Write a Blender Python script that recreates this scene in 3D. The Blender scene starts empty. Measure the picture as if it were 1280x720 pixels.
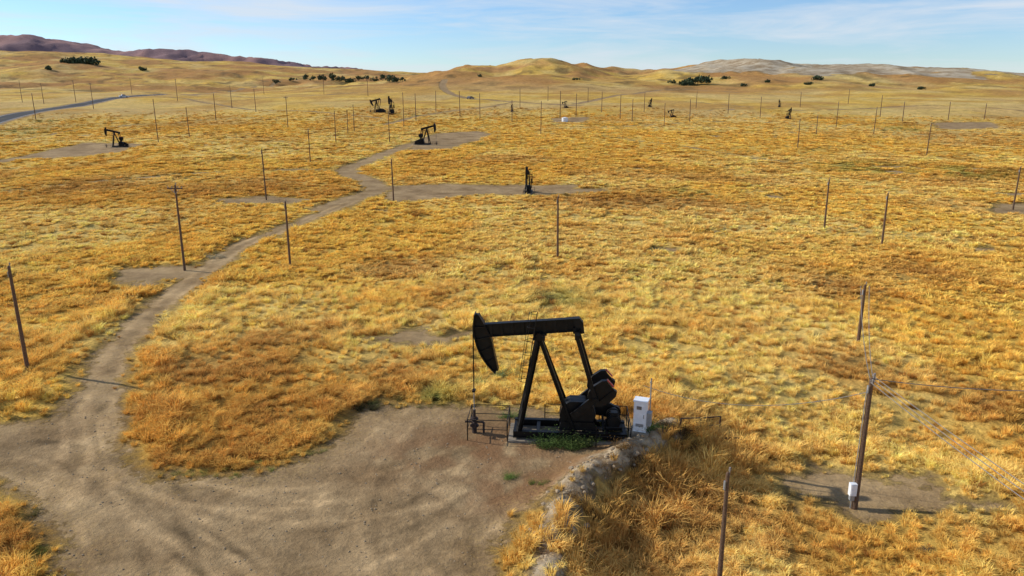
import bpy, math, random, bmesh
import numpy as np
from mathutils import Vector, Matrix
random.seed(7); rng=np.random.default_rng(11)
scene=bpy.context.scene
CAMH=18.0; F=945.0; PITCH=math.atan(252/945)

# ------------------------------------------------------------ noise
def _h(i,j,s):
    n=(i*374761393+j*668265263+s*144269504)&0xffffffff
    n=((n^(n>>13))*1274126177)&0xffffffff
    return ((n^(n>>16))&0xffff)/65535.0
def vnoise(x,y,s=0):
    x=np.asarray(x,float); y=np.asarray(y,float)
    i=np.floor(x).astype(np.int64); j=np.floor(y).astype(np.int64)
    fx=x-i; fy=y-j; fx=fx*fx*(3-2*fx); fy=fy*fy*(3-2*fy)
    a=_h(i,j,s)*(1-fx)+_h(i+1,j,s)*fx
    b=_h(i,j+1,s)*(1-fx)+_h(i+1,j+1,s)*fx
    return a*(1-fy)+b*fy
def fbm(x,y,s=0,o=4):
    t=0;a=.5;w=0
    for k in range(o):
        t=t+a*vnoise(x*2**k+k*17.3,y*2**k-k*9.1,s+k); w+=a; a*=.5
    return t/w
def sst(a,b,x):
    t=np.clip((np.asarray(x,float)-a)/(b-a),0,1); return t*t*(3-2*t)

# ------------------------------------------------------------ terrain height
BERM=None
def seg_dist(x,y,pts,closed=False):
    d=np.full(np.shape(x),1e9)
    n=len(pts)
    for k in range(n if closed else n-1):
        ax,ay=pts[k]; bx,by=pts[(k+1)%n]
        vx,vy=bx-ax,by-ay; L=vx*vx+vy*vy+1e-9
        t=np.clip(((x-ax)*vx+(y-ay)*vy)/L,0,1)
        d=np.minimum(d,np.hypot(x-ax-t*vx,y-ay-t*vy))
    return d
CR_X=[-3000,-700,-330,-180,-118,-85,-60,-20,16,45,80,140,200,240,280,330,380,430,490,600,680,900,3000]
CR_Z=[8,   8,  10, 20,  30, 38, 44, 43, 52, 49,41,  35, 38, 46, 51, 47, 47, 44, 41, 30, 19, 9, 3]
L_X=[-6000,-1700,-1150,-970,-700,-340,-216,0,400,6000]
L_Z=[85,95,92,85,70,48,40,33,0,0]
M_X=[-20000,-6000,-4200,-3390,-3180,-3020,-2650,-2540,-2170,-2010,-1640,-1270,-950,-630,0,20000]
M_Z=[180,270,300,305,322,280,212,230,230,205,170,130,100,70,-60,-60]
def H(x,y):
    x=np.asarray(x,float); y=np.asarray(y,float); r=np.hypot(x,y)
    t=np.clip(y-130,0,370); z=0.03*t*t/(t+30)
    z=z+(fbm(x/70,y/70,3)-.5)*3.0*sst(70,200,r)+(fbm(x/16,y/16,8)-.5)*.5*sst(45,90,r)
    z=z-140*sst(1300,4000,y)
    def ridge(z,X,Z,yc,s1,s2):
        zr=np.interp(x,X,Z)
        s=np.where(y<yc,s1,s2)
        g=np.exp(-.5*((y-yc)/s)**2)
        return z+(np.maximum(zr-z,-5))*g
    n1=(fbm(x/120,y/160,21,5)-.5)
    z=ridge(z,M_X,M_Z,5200,700,2500)+np.where(y>3000,1,0)*sst(3000,4200,y)*(np.abs(fbm(x/420,y/900,31,5)-.5)*-330+28)*np.where(x<0,1,.2)
    z=ridge(z,L_X,L_Z,1750,480,600)
    z=ridge(z,CR_X,CR_Z,1000,190,200)
    z=z+n1*18*sst(480,900,y)*(1-sst(2600,3200,y))
    z=z-np.abs(fbm(x/60,y/130,25,4)-.5)*20*sst(620,850,y)*(1-sst(1100,1500,y))+2.5
    z=z-2.5*(1-sst(480,900,y))
    if BERM is not None:
        near=(r<75)
        if np.any(near):
            d=seg_dist(x,y,BERM)
            B=np.array(BERM); B=B[np.argsort(B[:,1])]
            dx=x-np.interp(y,B[:,1],B[:,0])
            w=.8+.6*vnoise(x/1.4,y/1.4,5)
            z=z+np.where(near,.85*np.exp(-(d/w)**2)*(.5+.8*fbm(x/.9,y/.9,9)),0)
            z=z-np.where(near,1.3*sst(.3,3.0,dx)*(1-sst(9,26,dx))*(1-sst(36,46,y)),0)
    return z

# image pixels to ground positions: sight-lines from the camera at 18 m height intersected with the terrain
_ts=np.geomspace(8,9000,1500)
def G(u,v):
    a=(u-640)/F; b=(360-v)/F
    d=np.array([a,math.cos(PITCH)+b*math.sin(PITCH),-math.sin(PITCH)+b*math.cos(PITCH)])
    z=CAMH+d[2]*_ts; h=H(d[0]*_ts,d[1]*_ts)
    k=np.argmax(z<h)
    if k==0: k=len(_ts)-1
    lo,hi=_ts[k-1],_ts[k]
    for _ in range(12):
        m=.5*(lo+hi)
        if CAMH+d[2]*m < float(H(d[0]*m,d[1]*m)): hi=m
        else: lo=m
    return (float(d[0]*hi),float(d[1]*hi))
def Gs(l): return [G(*p) for p in l]
def depth(p,z=0): return p[1]*math.cos(PITCH)+(CAMH-z)*math.sin(PITCH)
def spline(P,n=8):
    P=[P[0]]+list(P)+[P[-1]]; out=[]
    for k in range(1,len(P)-2):
        p0,p1,p2,p3=[np.array(q) for q in P[k-1:k+3]]
        for t in np.linspace(0,1,n,endpoint=False):
            q=.5*((2*p1)+(-p0+p2)*t+(2*p0-5*p1+4*p2-p3)*t*t+(-p0+3*p1-3*p2+p3)*t**3)
            out.append((float(q[0]),float(q[1])))
    out.append(tuple(map(float,P[-2]))); return out
BERM=spline(Gs([(838,542),(795,566),(750,592),(716,618),(700,650),(690,690),(684,730)]),5)

ROADS=[ # polyline, half width
 (spline(Gs([(20,568),(90,530),(122,482),(143,443),(172,408),(212,372),(247,345),(300,308),(345,290),(400,268),(440,253),(470,240)])),1.45),
 (spline(Gs([(470,240),(462,226),(432,214),(455,203),(480,193),(510,182),(545,174)])),2.3),
 (spline(Gs([(400,262),(470,238),(530,236),(600,235),(700,238),(745,238)]),5),2.0),
 (spline(Gs([(440,214),(380,212),(310,213),(230,218),(130,226),(0,240)]),5),1.2),
 (spline(Gs([(20,565),(-60,560),(-160,580)])),3.0),
 (spline(Gs([(0,202),(60,192),(120,186),(160,182)]),5),2.2),
 (spline(Gs([(556,99),(553,106),(560,115),(580,122),(640,127),(720,132)]),5),3.0),
 (spline(Gs([(600,165),(700,160),(800,157),(930,152),(1100,160)]),5),1.0),
 (spline(Gs([(375,100),(340,107),(290,114),(240,119)]),5),3.0),
 (spline(Gs([(930,150),(1010,158),(1120,156),(1290,168)]),5),1.2),
 (spline(Gs([(640,128),(570,138),(520,146),(480,156)]),5),1.4),
 (spline(Gs([(720,132),(850,127),(1000,138),(1180,132),(1290,140)]),5),1.6),
 (spline(Gs([(180,118),(290,134),(400,140),(480,148)]),5),1.5),
 (spline(Gs([(0,178),(100,162),(260,150),(420,144)]),5),1.0),
 (spline(Gs([(1290,230),(1150,210),(1010,205),(900,190),(760,170),(640,165)]),5),.5),
 (spline(Gs([(720,130),(780,118),(840,112),(900,114),(1000,120),(1150,124)]),5),2.4),
 (spline(Gs([(200,117),(320,122),(440,116),(556,112)]),5),2.0),
]
PADS=[
 Gs([(60,760),(75,720),(68,680),(55,655),(25,625),(-10,603),(-80,600),(-80,528),(0,527),(55,522),(85,492),(110,462),(150,468),(158,500),(152,545),(168,577),(205,594),(242,598),(300,592),(352,577),(402,560),(428,540),(436,518),(470,506),(520,505),(575,512),(600,508),(660,505),(720,520),(800,520),(840,535),(800,555),(745,582),(700,606),(672,632),(645,668),(632,700),(622,760)]),
 Gs([(505,189),(520,176),(545,167),(598,164),(618,168),(590,178),(560,187)]),
 Gs([(480,233),(560,229),(720,231),(722,243),(600,244),(490,252)]),
 Gs([(134,338),(200,331),(262,332),(252,352),(180,360),(130,356)]),
 Gs([(458,421),(520,413),(592,413),(604,430),(540,435),(478,433)]),
 Gs([(266,249),(330,244),(400,249),(385,255),(280,256)]),
 Gs([(20,198),(60,187),(105,178),(180,179),(150,190),(90,196)]),
 Gs([(975,592),(1050,586),(1160,592),(1205,612),(1262,635),(1190,652),(1100,655),(1030,640),(1000,615)]),
 Gs([(1235,255),(1290,252),(1300,270),(1250,268)]),
 Gs([(1165,154),(1240,152),(1250,160),(1180,162)]),
 Gs([(690,148),(740,146),(730,153),(690,153)]),
 [(190,860),(260,820),(330,800),(500,740),(640,700),(1000,660),(1000,1060),(600,1060),(420,1040),(330,1010),(200,1000)],
]
ASPH=(spline(Gs([(-60,167),(0,149),(60,137),(120,127),(160,121),(200,118)]),5),5.0)
def poly_sd(x,y,P):
    d=seg_dist(x,y,P,True); ins=np.zeros(np.shape(x),bool); n=len(P)
    for k in range(n):
        ax,ay=P[k]; bx,by=P[(k+1)%n]
        if ay==by: continue
        c=((ay>y)!=(by>y))&(x<(bx-ax)*(y-ay)/(by-ay)+ax); ins^=c
    return np.where(ins,-d,d)
def bbmask(x,y,P,m):
    P=np.array(P); return (x>P[:,0].min()-m)&(x<P[:,0].max()+m)&(y>P[:,1].min()-m)&(y<P[:,1].max()+m)
def dirt_sd(x,y):
    sd=np.full(np.shape(x),9.0)
    for i,(pts,w) in enumerate(ROADS):
        m=bbmask(x,y,pts,w+9)
        if m.any():
            v=seg_dist(x[m],y[m],pts)-w
            if i in(3,7,9,11,13,14): v=v+(fbm(x[m]/6,y[m]/6,79)-.4)*3
            sd[m]=np.minimum(sd[m],v)
    for i,P in enumerate(PADS):
        m=bbmask(x,y,P,9)
        if m.any():
            v=poly_sd(x[m],y[m],P)
            if i==11: v=v*.14+ (fbm(x[m]/60,y[m]/40,77,6)-.5)*36-.6
            elif i in(3,4,5,7): v=v*.8+(fbm(x[m]/1.8,y[m]/1.8,78)-.36)*3.4
            elif i in(1,2,6,8,9,10): v=v+(fbm(x[m]/4,y[m]/4,78)-.45)*3.5
            sd[m]=np.minimum(sd[m],v)
    sd=np.minimum(sd,seg_dist(x,y,ASPH[0])-ASPH[1]-1.8)
    r=np.hypot(x,y)
    sd=np.minimum(sd,np.where((r>60)&(r<420),(.80-fbm(x/9,y/7,83,5))*22,9))
    sd=sd+(fbm(x/1.6,y/1.6,55,5)-.5)*1.9
    return np.clip(sd,-9,9)
def asph_sd(x,y):
    return np.clip(seg_dist(x,y,ASPH[0])-ASPH[1],-9,9)

# ------------------------------------------------------------ vegetation colour
GOLD=np.array([.88,.555,.115]); PALE=np.array([.94,.68,.22]); RUST=np.array([.46,.225,.055]); GREEN=np.array([.36,.35,.09]); OCH=np.array([.70,.41,.08])
ZR=[(200,520,4),(300,565,4),(250,470,5),(310,470,4),(420,500,3),(200,580,2),(850,570,5),(810,620,4),(780,690,4),(960,650,3),(870,640,3),(20,670,3),(800,250,10),(750,252,8),(860,255,8),(250,240,10),(400,240,7),(330,232,12),(1060,360,4),(330,430,3),(330,520,4),(100,235,12),(480,470,3),(500,335,4),(1150,340,5),(1060,460,3),(1230,500,3)]
ZR=[(G(u,v),s) for u,v,s in ZR]
ZG=[((30,162),14),((1130,162),9),((600,180),7),((700,375),3),((1080,210),10),((1200,215),8),((540,497),1.6),((330,582),1.2),((50,150),12),((870,240),5)]
ZG=[(G(*p),s) for p,s in ZG]
def mix(a,b,t): return a*(1-t[...,None])+b*t[...,None]
def vegcol(x,y):
    r=np.hypot(x,y)
    c=np.broadcast_to(GOLD,np.shape(x)+(3,)).copy()
    n=fbm(x/18,y/18,101); c=mix(c,PALE,sst(.42,.66,n)*.7)
    n=fbm(x/7,y/7,111); c=mix(c,OCH,sst(.5,.75,n)*.6)
    n=fbm(x/35,y/22,121,6); c=mix(c,RUST,sst(.55,.75,n)*.45*sst(60,150,r))
    n=fbm(x/3,y/3,131); c=mix(c,RUST,sst(.62,.85,n)*.4)
    z=np.zeros(np.shape(x))
    for (px,py),s in ZR:
        z=np.maximum(z,np.exp(-(((x-px)**2)+((y-py)**2)*.8)/(s*s)))
    z=z*sst(.25,.6,fbm(x/2.5,y/2.5,141)+.1)
    c=mix(c,RUST*1.1,np.clip(z*.78,0,1))
    z=np.zeros(np.shape(x))
    for (px,py),s in ZG: z=np.maximum(z,np.exp(-(((x-px)**2)+((y-py)**2))/(s*s)))
    c=mix(c,GREEN,np.clip(z*sst(.4,.6,fbm(x/3,y/3,151))*.8,0,.7))
    f=sst(220,420,r)*(1-sst(3000,3500,y))
    n=fbm(x/30,y/40,171,6); c=mix(c,np.array([.62,.34,.10]),sst(.48,.62,n)*f*.65)
    n=fbm(x/45,y/60,172,5); c=mix(c,np.array([.88,.66,.28]),sst(.5,.66,n)*f*.45)
    h=sst(450,750,y)*(1-sst(3000,3500,y))
    n=fbm(x/80,y/60,161,6); c=mix(c,np.array([.54,.26,.09]),sst(.42,.60,n)*h*.8)
    n=fbm(x/14,y/26,165,3); c=mix(c,np.array([.22,.15,.06]),sst(.63,.73,n)*h*.7)
    c=c*(1-.10*f[...,None])
    return c

# ------------------------------------------------------------ materials helpers
def newmat(name):
    m=bpy.data.materials.new(name); m.use_nodes=True; nt=m.node_tree; nt.nodes.clear()
    out=nt.nodes.new('ShaderNodeOutputMaterial'); return m,nt,out
def N(nt,t,**k):
    n=nt.nodes.new(t)
    for a,b in k.items(): setattr(n,a,b)
    return n
def simple(name,col,rough=.7,metal=0,nscale=8,namt=.25,bump=0.0,spec=.5):
    m,nt,out=newmat(name); p=N(nt,'ShaderNodeBsdfPrincipled'); L=nt.links.new
    p.inputs['Roughness'].default_value=rough; p.inputs['Metallic'].default_value=metal; p.inputs['Specular IOR Level'].default_value=spec
    tc=N(nt,'ShaderNodeTexCoord'); no=N(nt,'ShaderNodeTexNoise'); no.inputs['Scale'].default_value=nscale; no.inputs['Detail'].default_value=5
    L(tc.outputs['Object'],no.inputs['Vector'])
    mr=N(nt,'ShaderNodeMapRange'); mr.inputs[1].default_value=.3; mr.inputs[2].default_value=.7; mr.inputs[3].default_value=1-namt; mr.inputs[4].default_value=1+namt
    L(no.outputs[0],mr.inputs[0])
    vm=N(nt,'ShaderNodeVectorMath',operation='SCALE'); vm.inputs[0].default_value=col[:3]; L(mr.outputs[0],vm.inputs['Scale'])
    L(vm.outputs[0],p.inputs['Base Color'])
    if bump:
        b=N(nt,'ShaderNodeBump'); b.inputs['Strength'].default_value=bump; b.inputs['Distance'].default_value=.05; L(no.outputs[0],b.inputs['Height']); L(b.outputs[0],p.inputs['Normal'])
    L(p.outputs[0],out.inputs[0]); return m

def ground_material():
    m,nt,out=newmat('ground_material'); L=nt.links.new
    p=N(nt,'ShaderNodeBsdfPrincipled'); p.inputs['Roughness'].default_value=.95; p.inputs['Specular IOR Level'].default_value=.05
    geo=N(nt,'ShaderNodeNewGeometry')
    def noise(scale,detail=6,rough=.6,vec=None):
        n=N(nt,'ShaderNodeTexNoise'); n.inputs['Scale'].default_value=scale; n.inputs['Detail'].default_value=detail; n.inputs['Roughness'].default_value=rough
        L(vec or geo.outputs['Position'],n.inputs['Vector']); return n.outputs[0]
    def rng_(src,a,b,c,d,clamp=True):
        r=N(nt,'ShaderNodeMapRange'); r.clamp=clamp
        for i,v in enumerate((a,b,c,d)): r.inputs[i+1].default_value=v
        L(src,r.inputs[0]); return r.outputs[0]
    def mth(op,a,b):
        n=N(nt,'ShaderNodeMath',operation=op)
        for i,v in enumerate((a,b)):
            if isinstance(v,(int,float)): n.inputs[i].default_value=v
            else: L(v,n.inputs[i])
        return n.outputs[0]
    def mixc(f,a,b,bt='MIX'):
        n=N(nt,'ShaderNodeMix',data_type='RGBA',blend_type=bt)
        if isinstance(f,(int,float)): n.inputs[0].default_value=f
        else: L(f,n.inputs[0])
        for i,v in ((6,a),(7,b)):
            if isinstance(v,tuple): n.inputs[i].default_value=v+(1,)
            else: L(v,n.inputs[i])
        return n.outputs[2]
    def scale(c,f):
        n=N(nt,'ShaderNodeVectorMath',operation='SCALE'); L(c,n.inputs[0]); L(f,n.inputs['Scale']); return n.outputs[0]
    def attr(n): a=N(nt,'ShaderNodeAttribute',attribute_name=n); return a
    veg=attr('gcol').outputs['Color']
    f1=noise(2.2,8,.72); f2=noise(.35,7,.7); f3=noise(.06,8,.75)
    br=mth('MULTIPLY',mth('MULTIPLY',rng_(f1,.3,.7,.55,1.2),rng_(f2,.3,.7,.62,1.2)),rng_(f3,.3,.7,.78,1.18))
    veg=scale(veg,br)
    veg=mixc(rng_(noise(.9,6,.7),.56,.72,0,.4),veg,(.34,.17,.05))
    d1=noise(.22,8,.68); d2=noise(5,6,.7); d3=noise(40,3,.6); d4=noise(1.1,7,.7)
    dirt=mixc(rng_(d1,.36,.64,0,1),(.225,.145,.070),(.40,.275,.142))
    dirt=scale(dirt,mth('MULTIPLY',mth('MULTIPLY',rng_(d2,.3,.7,.84,1.14),rng_(d4,.3,.7,.82,1.18)),rng_(d3,.3,.7,.82,1.15)))
    tr=attr('track').outputs['Fac']
    dirt=scale(dirt,rng_(tr,-1,1,.5,1.48))
    dirt=mixc(rng_(attr('rusty').outputs['Fac'],0,1,0,.75),dirt,(.20,.095,.042))
    gr=mixc(rng_(noise(.045,8,.8),.42,.58,0,1),(.26,.185,.105),(.47,.395,.28))
    dirt=mixc(attr('grey').outputs['Fac'],dirt,gr)
    bk=mixc(rng_(d4,.4,.6,0,1),(.21,.14,.08),(.44,.35,.235))
    dirt=mixc(attr('bank').outputs['Fac'],dirt,bk)
    sd=attr('sd').outputs['Fac']
    e=mth('ADD',sd,mth('MULTIPLY',mth('SUBTRACT',noise(1.7,8,.75),.5),3.2))
    lit=mth('MULTIPLY',rng_(noise(7,6,.75),.5,.66,0,.75),rng_(sd,-2.6,0,0,1))
    dirt=mixc(lit,dirt,(.50,.33,.11))
    col=mixc(rng_(e,-.55,.55,0,1),dirt,veg)
    asd=attr('asd').outputs['Fac']
    asp=mixc(rng_(d2,.3,.7,0,1),(.055,.055,.057),(.09,.088,.085))
    asp=mixc(mth('MULTIPLY',rng_(asd,-4.95,-4.8,1,0),1.0),asp,(.55,.42,.12))
    asp=mixc(mth('MULTIPLY',rng_(asd,-.75,-.7,0,1),rng_(asd,-.55,-.5,1,0)),asp,(.7,.7,.68))
    col=mixc(rng_(asd,-.1,.1,1,0),col,asp)
    L(col,p.inputs['Base Color'])
    veg_m=rng_(e,-.5,.5,0,1)
    hgt=mth('ADD',mth('MULTIPLY',mth('ADD',mth('MULTIPLY',f1,.35),mth('MULTIPLY',noise(.8,6,.7),.9)),veg_m),mth('ADD',mth('MULTIPLY',d2,.10),mth('MULTIPLY',d4,.12)))
    hgt=mth('MULTIPLY',hgt,rng_(asd,-.3,.3,.02,1))
    b=N(nt,'ShaderNodeBump'); b.inputs['Strength'].default_value=.8; b.inputs['Distance'].default_value=1.0; L(hgt,b.inputs['Height']); L(b.outputs[0],p.inputs['Normal'])
    L(p.outputs[0],out.inputs[0]); return m
MG=ground_material()

# ------------------------------------------------------------ terrain mesh (one sheet out to the horizon)
fine=np.arange(-46,46.01,.2); coarse=np.arange(-180,-46,4.0); coarse2=np.arange(50,180,4.0)
ang=np.radians(np.concatenate([coarse,fine,coarse2])); NA=len(ang)
r1=6*1.0065**np.arange(0,int(math.log(220/6)/math.log(1.0065))+1)
r2=r1[-1]*1.010**np.arange(1,int(math.log(26000/r1[-1])/math.log(1.010))+1)
rr=np.concatenate([[.5,2,4],r1,r2]); NR=len(rr)
RR,AA=np.meshgrid(rr,ang,indexing='ij')
X=(RR*np.sin(AA)).ravel(); Y=(RR*np.cos(AA)).ravel()
SD=dirt_sd(X,Y); ASD=asph_sd(X,Y)
Z=H(X,Y)
R=np.hypot(X,Y)
def lumpf(X,Y,SD,R): return ((fbm(X/1.5,Y/1.5,61,3)-.45)*.45+(fbm(X/5,Y/5,62,2)-.5)*.5)*sst(-.1,.8,SD)*(1-sst(250,500,R))
Z=Z+lumpf(X,Y,SD,R)*sst(-.1,1,ASD)
Z=Z+(fbm(X/.8,Y/.8,63,3)-.5)*.08*(SD<0)*(R<150)
TR=np.zeros_like(X)
near=R<130
def track(px,amp,w=.16,gauge=.85):
    P=np.array(spline(Gs(px),8)); T=np.gradient(P,axis=0); T/=np.linalg.norm(T,axis=1)[:,None]+1e-9
    Nn=np.stack([-T[:,1],T[:,0]],1)
    for s in(-1,1):
        Q=P+Nn*gauge*s
        d=seg_dist(X[near],Y[near],[tuple(q) for q in Q]); g=np.exp(-(d/w)**2)
        g*=.35+1.0*sst(.3,.6,fbm(X[near]/2,Y[near]/2,int(abs(px[0][0]))+3))
        TR[near]+=amp*g
main=[(60,640),(100,560),(128,490),(146,443),(175,408),(215,372),(249,345),(300,308),(345,290),(400,268),(440,252)]
track(main,.75,.34,.75)
track([(120,500),(135,560),(190,640),(300,740)],.65,.22)
track([(128,500),(160,600),(240,680),(380,760)],-.5,.2)
track([(130,490),(150,580),(260,620),(400,620),(520,590),(600,560)],.6,.2)
track([(140,560),(240,650),(380,680),(520,640),(590,590)],-.5,.2)
track([(20,560),(90,570),(170,620),(230,740)],-.5,.22)
track([(0,580),(120,610),(260,680),(340,760)],.6,.2)
track([(-40,550),(60,545),(120,500)],-.5,.22)
track([(500,530),(440,590),(420,660),(450,750)],.5,.2)
track([(560,530),(500,600),(500,680),(560,760)],-.35,.2)
track([(620,560),(560,610),(380,640),(200,600),(110,540)],.55,.18)
track([(650,590),(600,650),(520,700),(400,760)],.55,.2)
track([(440,560),(520,590),(600,640),(620,720)],-.3,.16)
track([(100,520),(110,600),(150,700),(180,760)],.5,.18)
TR+=(fbm(X/3,Y/.8,71,4)-.5)*.9
TR=np.where(R<130,TR,TR*.3)
ct=G(600,560); RU=np.exp(-((X-ct[0])**2/30+(Y-ct[1])**2/9))+np.exp(-seg_dist(X,Y,[G(620,620),G(720,585),G(790,560)])**2/2.5)
RU=np.clip(RU*sst(.3,.6,fbm(X/1.2,Y/1.2,72)),0,1)
GR=sst(640,700,Y)*(1-sst(1200,1300,Y))*sst(150,200,X)
bd=seg_dist(X,Y,BERM)+(fbm(X/.9,Y/.9,73)-.5)*1.0
SD=np.where((bd<.8)&(R<60),np.minimum(SD,-1.1+bd*1.2),SD)
BK=np.exp(-(np.clip(bd,0,9)/.95)**4)
C=vegcol(X,Y)
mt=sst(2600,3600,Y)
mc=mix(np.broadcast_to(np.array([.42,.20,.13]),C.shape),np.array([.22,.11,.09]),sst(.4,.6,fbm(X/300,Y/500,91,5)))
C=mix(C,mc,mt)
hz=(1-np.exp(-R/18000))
C=mix(C,np.array([.42,.34,.40]),np.clip(hz*1.1*mt,0,.8))  # aerial haze painted into the mountain colour, stronger with distance from the origin
SD=np.where(mt>.2,9,SD)
idx=np.arange(NR*NA).reshape(NR,NA)
q=np.stack([idx[:-1,:],np.roll(idx,-1,1)[:-1,:],np.roll(idx,-1,1)[1:,:],idx[1:,:]],-1).reshape(-1,4)
V=np.stack([X,Y,Z],1)
e1=V[q[:,2]]-V[q[:,0]]; e2=V[q[:,3]]-V[q[:,1]]; fn=np.cross(e1,e2)
if fn[:,2].mean()<0: q=q[:,::-1]; fn=-fn
vn=np.zeros_like(V)
for k in range(4): np.add.at(vn,q[:,k],fn)
vn/=np.linalg.norm(vn,axis=1)[:,None]+1e-12
fsd=SD[q].min(1); fa=ASD[q].min(1); fy=Y[q].mean(1); fr=R[q].mean(1)
lab=np.zeros(len(q),int)
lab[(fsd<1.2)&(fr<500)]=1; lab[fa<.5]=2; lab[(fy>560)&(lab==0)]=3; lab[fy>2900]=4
for li,name in enumerate(['ground','dirt_road','asphalt_road','hills','distant_mountains']):
    Q=q[lab==li]
    if len(Q)==0: continue
    u,inv=np.unique(Q,return_inverse=True); inv=inv.reshape(-1,4)
    me=bpy.data.meshes.new(name); me.vertices.add(len(u)); me.vertices.foreach_set('co',V[u].astype(np.float32).ravel())
    me.loops.add(len(inv)*4); me.loops.foreach_set('vertex_index',inv.astype(np.int32).ravel())
    me.polygons.add(len(inv)); me.polygons.foreach_set('loop_start',np.arange(0,len(inv)*4,4,dtype=np.int32))
    me.polygons.foreach_set('use_smooth',np.ones(len(inv),bool))
    me.update(); me.validate()
    for an,arr in(('sd',SD),('asd',ASD),('track',TR),('rusty',RU),('grey',GR),('bank',BK)):
        a=me.attributes.new(an,'FLOAT','POINT'); a.data.foreach_set('value',arr[u].astype(np.float32))
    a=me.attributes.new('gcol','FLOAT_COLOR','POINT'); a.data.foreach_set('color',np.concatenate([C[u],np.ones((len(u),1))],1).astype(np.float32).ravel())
    me.normals_split_custom_set_from_vertices([tuple(n) for n in vn[u]])
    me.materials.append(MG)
    ob=bpy.data.objects.new(name,me); scene.collection.objects.link(ob)

# ------------------------------------------------------------ mesh builder
class MB:
    def __init__(s): s.v=[];s.f=[];s.m=[]
    def add(s,vs,fs,mat=0):
        o=len(s.v); s.v+= [tuple(v) for v in vs]; s.f+=[tuple(i+o for i in f) for f in fs]; s.m+=[mat]*len(fs)
    def box(s,c,sz,mat=0,rot=None):
        vs=[]
        for dz in(-.5,.5):
            for dx,dy in((-.5,-.5),(.5,-.5),(.5,.5),(-.5,.5)):
                p=Vector((dx*sz[0],dy*sz[1],dz*sz[2]))
                if rot: p=rot@p
                vs.append(p+Vector(c))
        s.add(vs,[(3,2,1,0),(4,5,6,7),(0,1,5,4),(1,2,6,5),(2,3,7,6),(3,0,4,7)],mat)
    def beam(s,a,b,w,h,mat=0):
        a=Vector(a);b=Vector(b);d=(b-a); d.normalize()
        sd=d.cross(Vector((0,0,1)))
        if sd.length<.05: sd=Vector((0,1,0))
        sd.normalize(); up=sd.cross(d)
        vs=[]
        for p in(a,b):
            for i,j in((-1,-1),(1,-1),(1,1),(-1,1)): vs.append(p+sd*w*.5*i+up*h*.5*j)
        s.add(vs,[(3,2,1,0),(4,5,6,7),(0,1,5,4),(1,2,6,5),(2,3,7,6),(3,0,4,7)],mat)
    def ibeam(s,a,b,w,h,mat=0):
        a=Vector(a);b=Vector(b);d=(b-a).normalized(); sd=d.cross(Vector((0,0,1)))
        if sd.length<.05: sd=Vector((0,1,0))
        sd.normalize(); up=sd.cross(d); t=.035
        s.beam(a,b,.06,h-2*t,mat)
        for k in(-1,1): s.beam(a+up*k*(h/2-t/2),b+up*k*(h/2-t/2),w,t,mat)
    def cyl(s,a,b,r1,r2=None,n=10,mat=0,cap=True):
        if r2 is None:r2=r1
        a=Vector(a);b=Vector(b);d=(b-a).normalized(); sd=d.cross(Vector((0,0,1)))
        if sd.length<.05: sd=Vector((1,0,0))
        sd.normalize(); up=sd.cross(d); vs=[]
        for p,r in((a,r1),(b,r2)):
            for k in range(n):
                t=2*math.pi*k/n; vs.append(p+sd*math.cos(t)*r+up*math.sin(t)*r)
        fs=[(k,(k+1)%n,n+(k+1)%n,n+k) for k in range(n)]
        if cap: fs+= [tuple(range(n-1,-1,-1)),tuple(range(n,2*n))]
        s.add(vs,fs,mat)
    def prism(s,pts,y0,y1,mat=0):
        n=len(pts); vs=[(p[0],y0,p[1]) for p in pts]+[(p[0],y1,p[1]) for p in pts]
        fs=[(k,(k+1)%n,n+(k+1)%n,n+k) for k in range(n)]+[tuple(range(n-1,-1,-1)),tuple(range(n,2*n))]
        s.add(vs,fs,mat)
    def strip(s,A,B,y0,y1,mat=0):
        n=len(A); vs=[]
        for k in range(n): vs+= [(A[k][0],y0,A[k][1]),(B[k][0],y0,B[k][1]),(B[k][0],y1,B[k][1]),(A[k][0],y1,A[k][1])]
        fs=[]
        for k in range(n-1):
            o=4*k
            for i in range(4): fs.append((o+i,o+(i+1)%4,o+4+(i+1)%4,o+4+i))
        fs+=[(3,2,1,0),(4*n-4,4*n-3,4*n-2,4*n-1)]; s.add(vs,fs,mat)
    def tube(s,pts,r,n=6,mat=0):
        for a,b in zip(pts[:-1],pts[1:]): s.cyl(a,b,r,r,n,mat)
    def mesh(s,name,mats):
        me=bpy.data.meshes.new(name); me.from_pydata(s.v,[],s.f); me.update()
        for m in mats: me.materials.append(m)
        me.polygons.foreach_set('material_index',s.m)
        bm=bmesh.new(); bm.from_mesh(me); bmesh.ops.recalc_face_normals(bm,faces=bm.faces); bm.to_mesh(me); bm.free()
        return me
def obj(name,me,loc=(0,0,0),rz=0,sc=1,parent=None):
    o=bpy.data.objects.new(name,me); o.location=loc; o.rotation_euler=(0,0,rz); o.scale=(sc,)*3 if not isinstance(sc,tuple) else sc
    scene.collection.objects.link(o)
    if parent: o.parent=parent
    return o

BLACK=simple('black_painted_steel',(.007,.0065,.006),.5,0,3,.6,spec=.25)
RUSTM=simple('rusty_steel',(.05,.03,.022),.8,.1,6,.4)
CONC=simple('weathered_concrete',(.24,.195,.14),.9,0,4,.25,.3)
RED=simple('red_safety_paint',(.42,.04,.04),.5,0,5,.25)
WHITE=simple('white_paint',(.76,.77,.78),.45,0,3,.10)
GREY=simple('galvanised_steel',(.34,.35,.36),.5,.5,6,.15)
WOOD=simple('creosoted_wood',(.12,.068,.038),.9,0,14,.35,.3)
DKW=simple('aluminium_wire',(.16,.14,.12),.5)
INS=simple('insulator_glaze',(.25,.22,.2),.3)
PM=[BLACK,RUSTM,CONC,RED,GREY]

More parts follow.
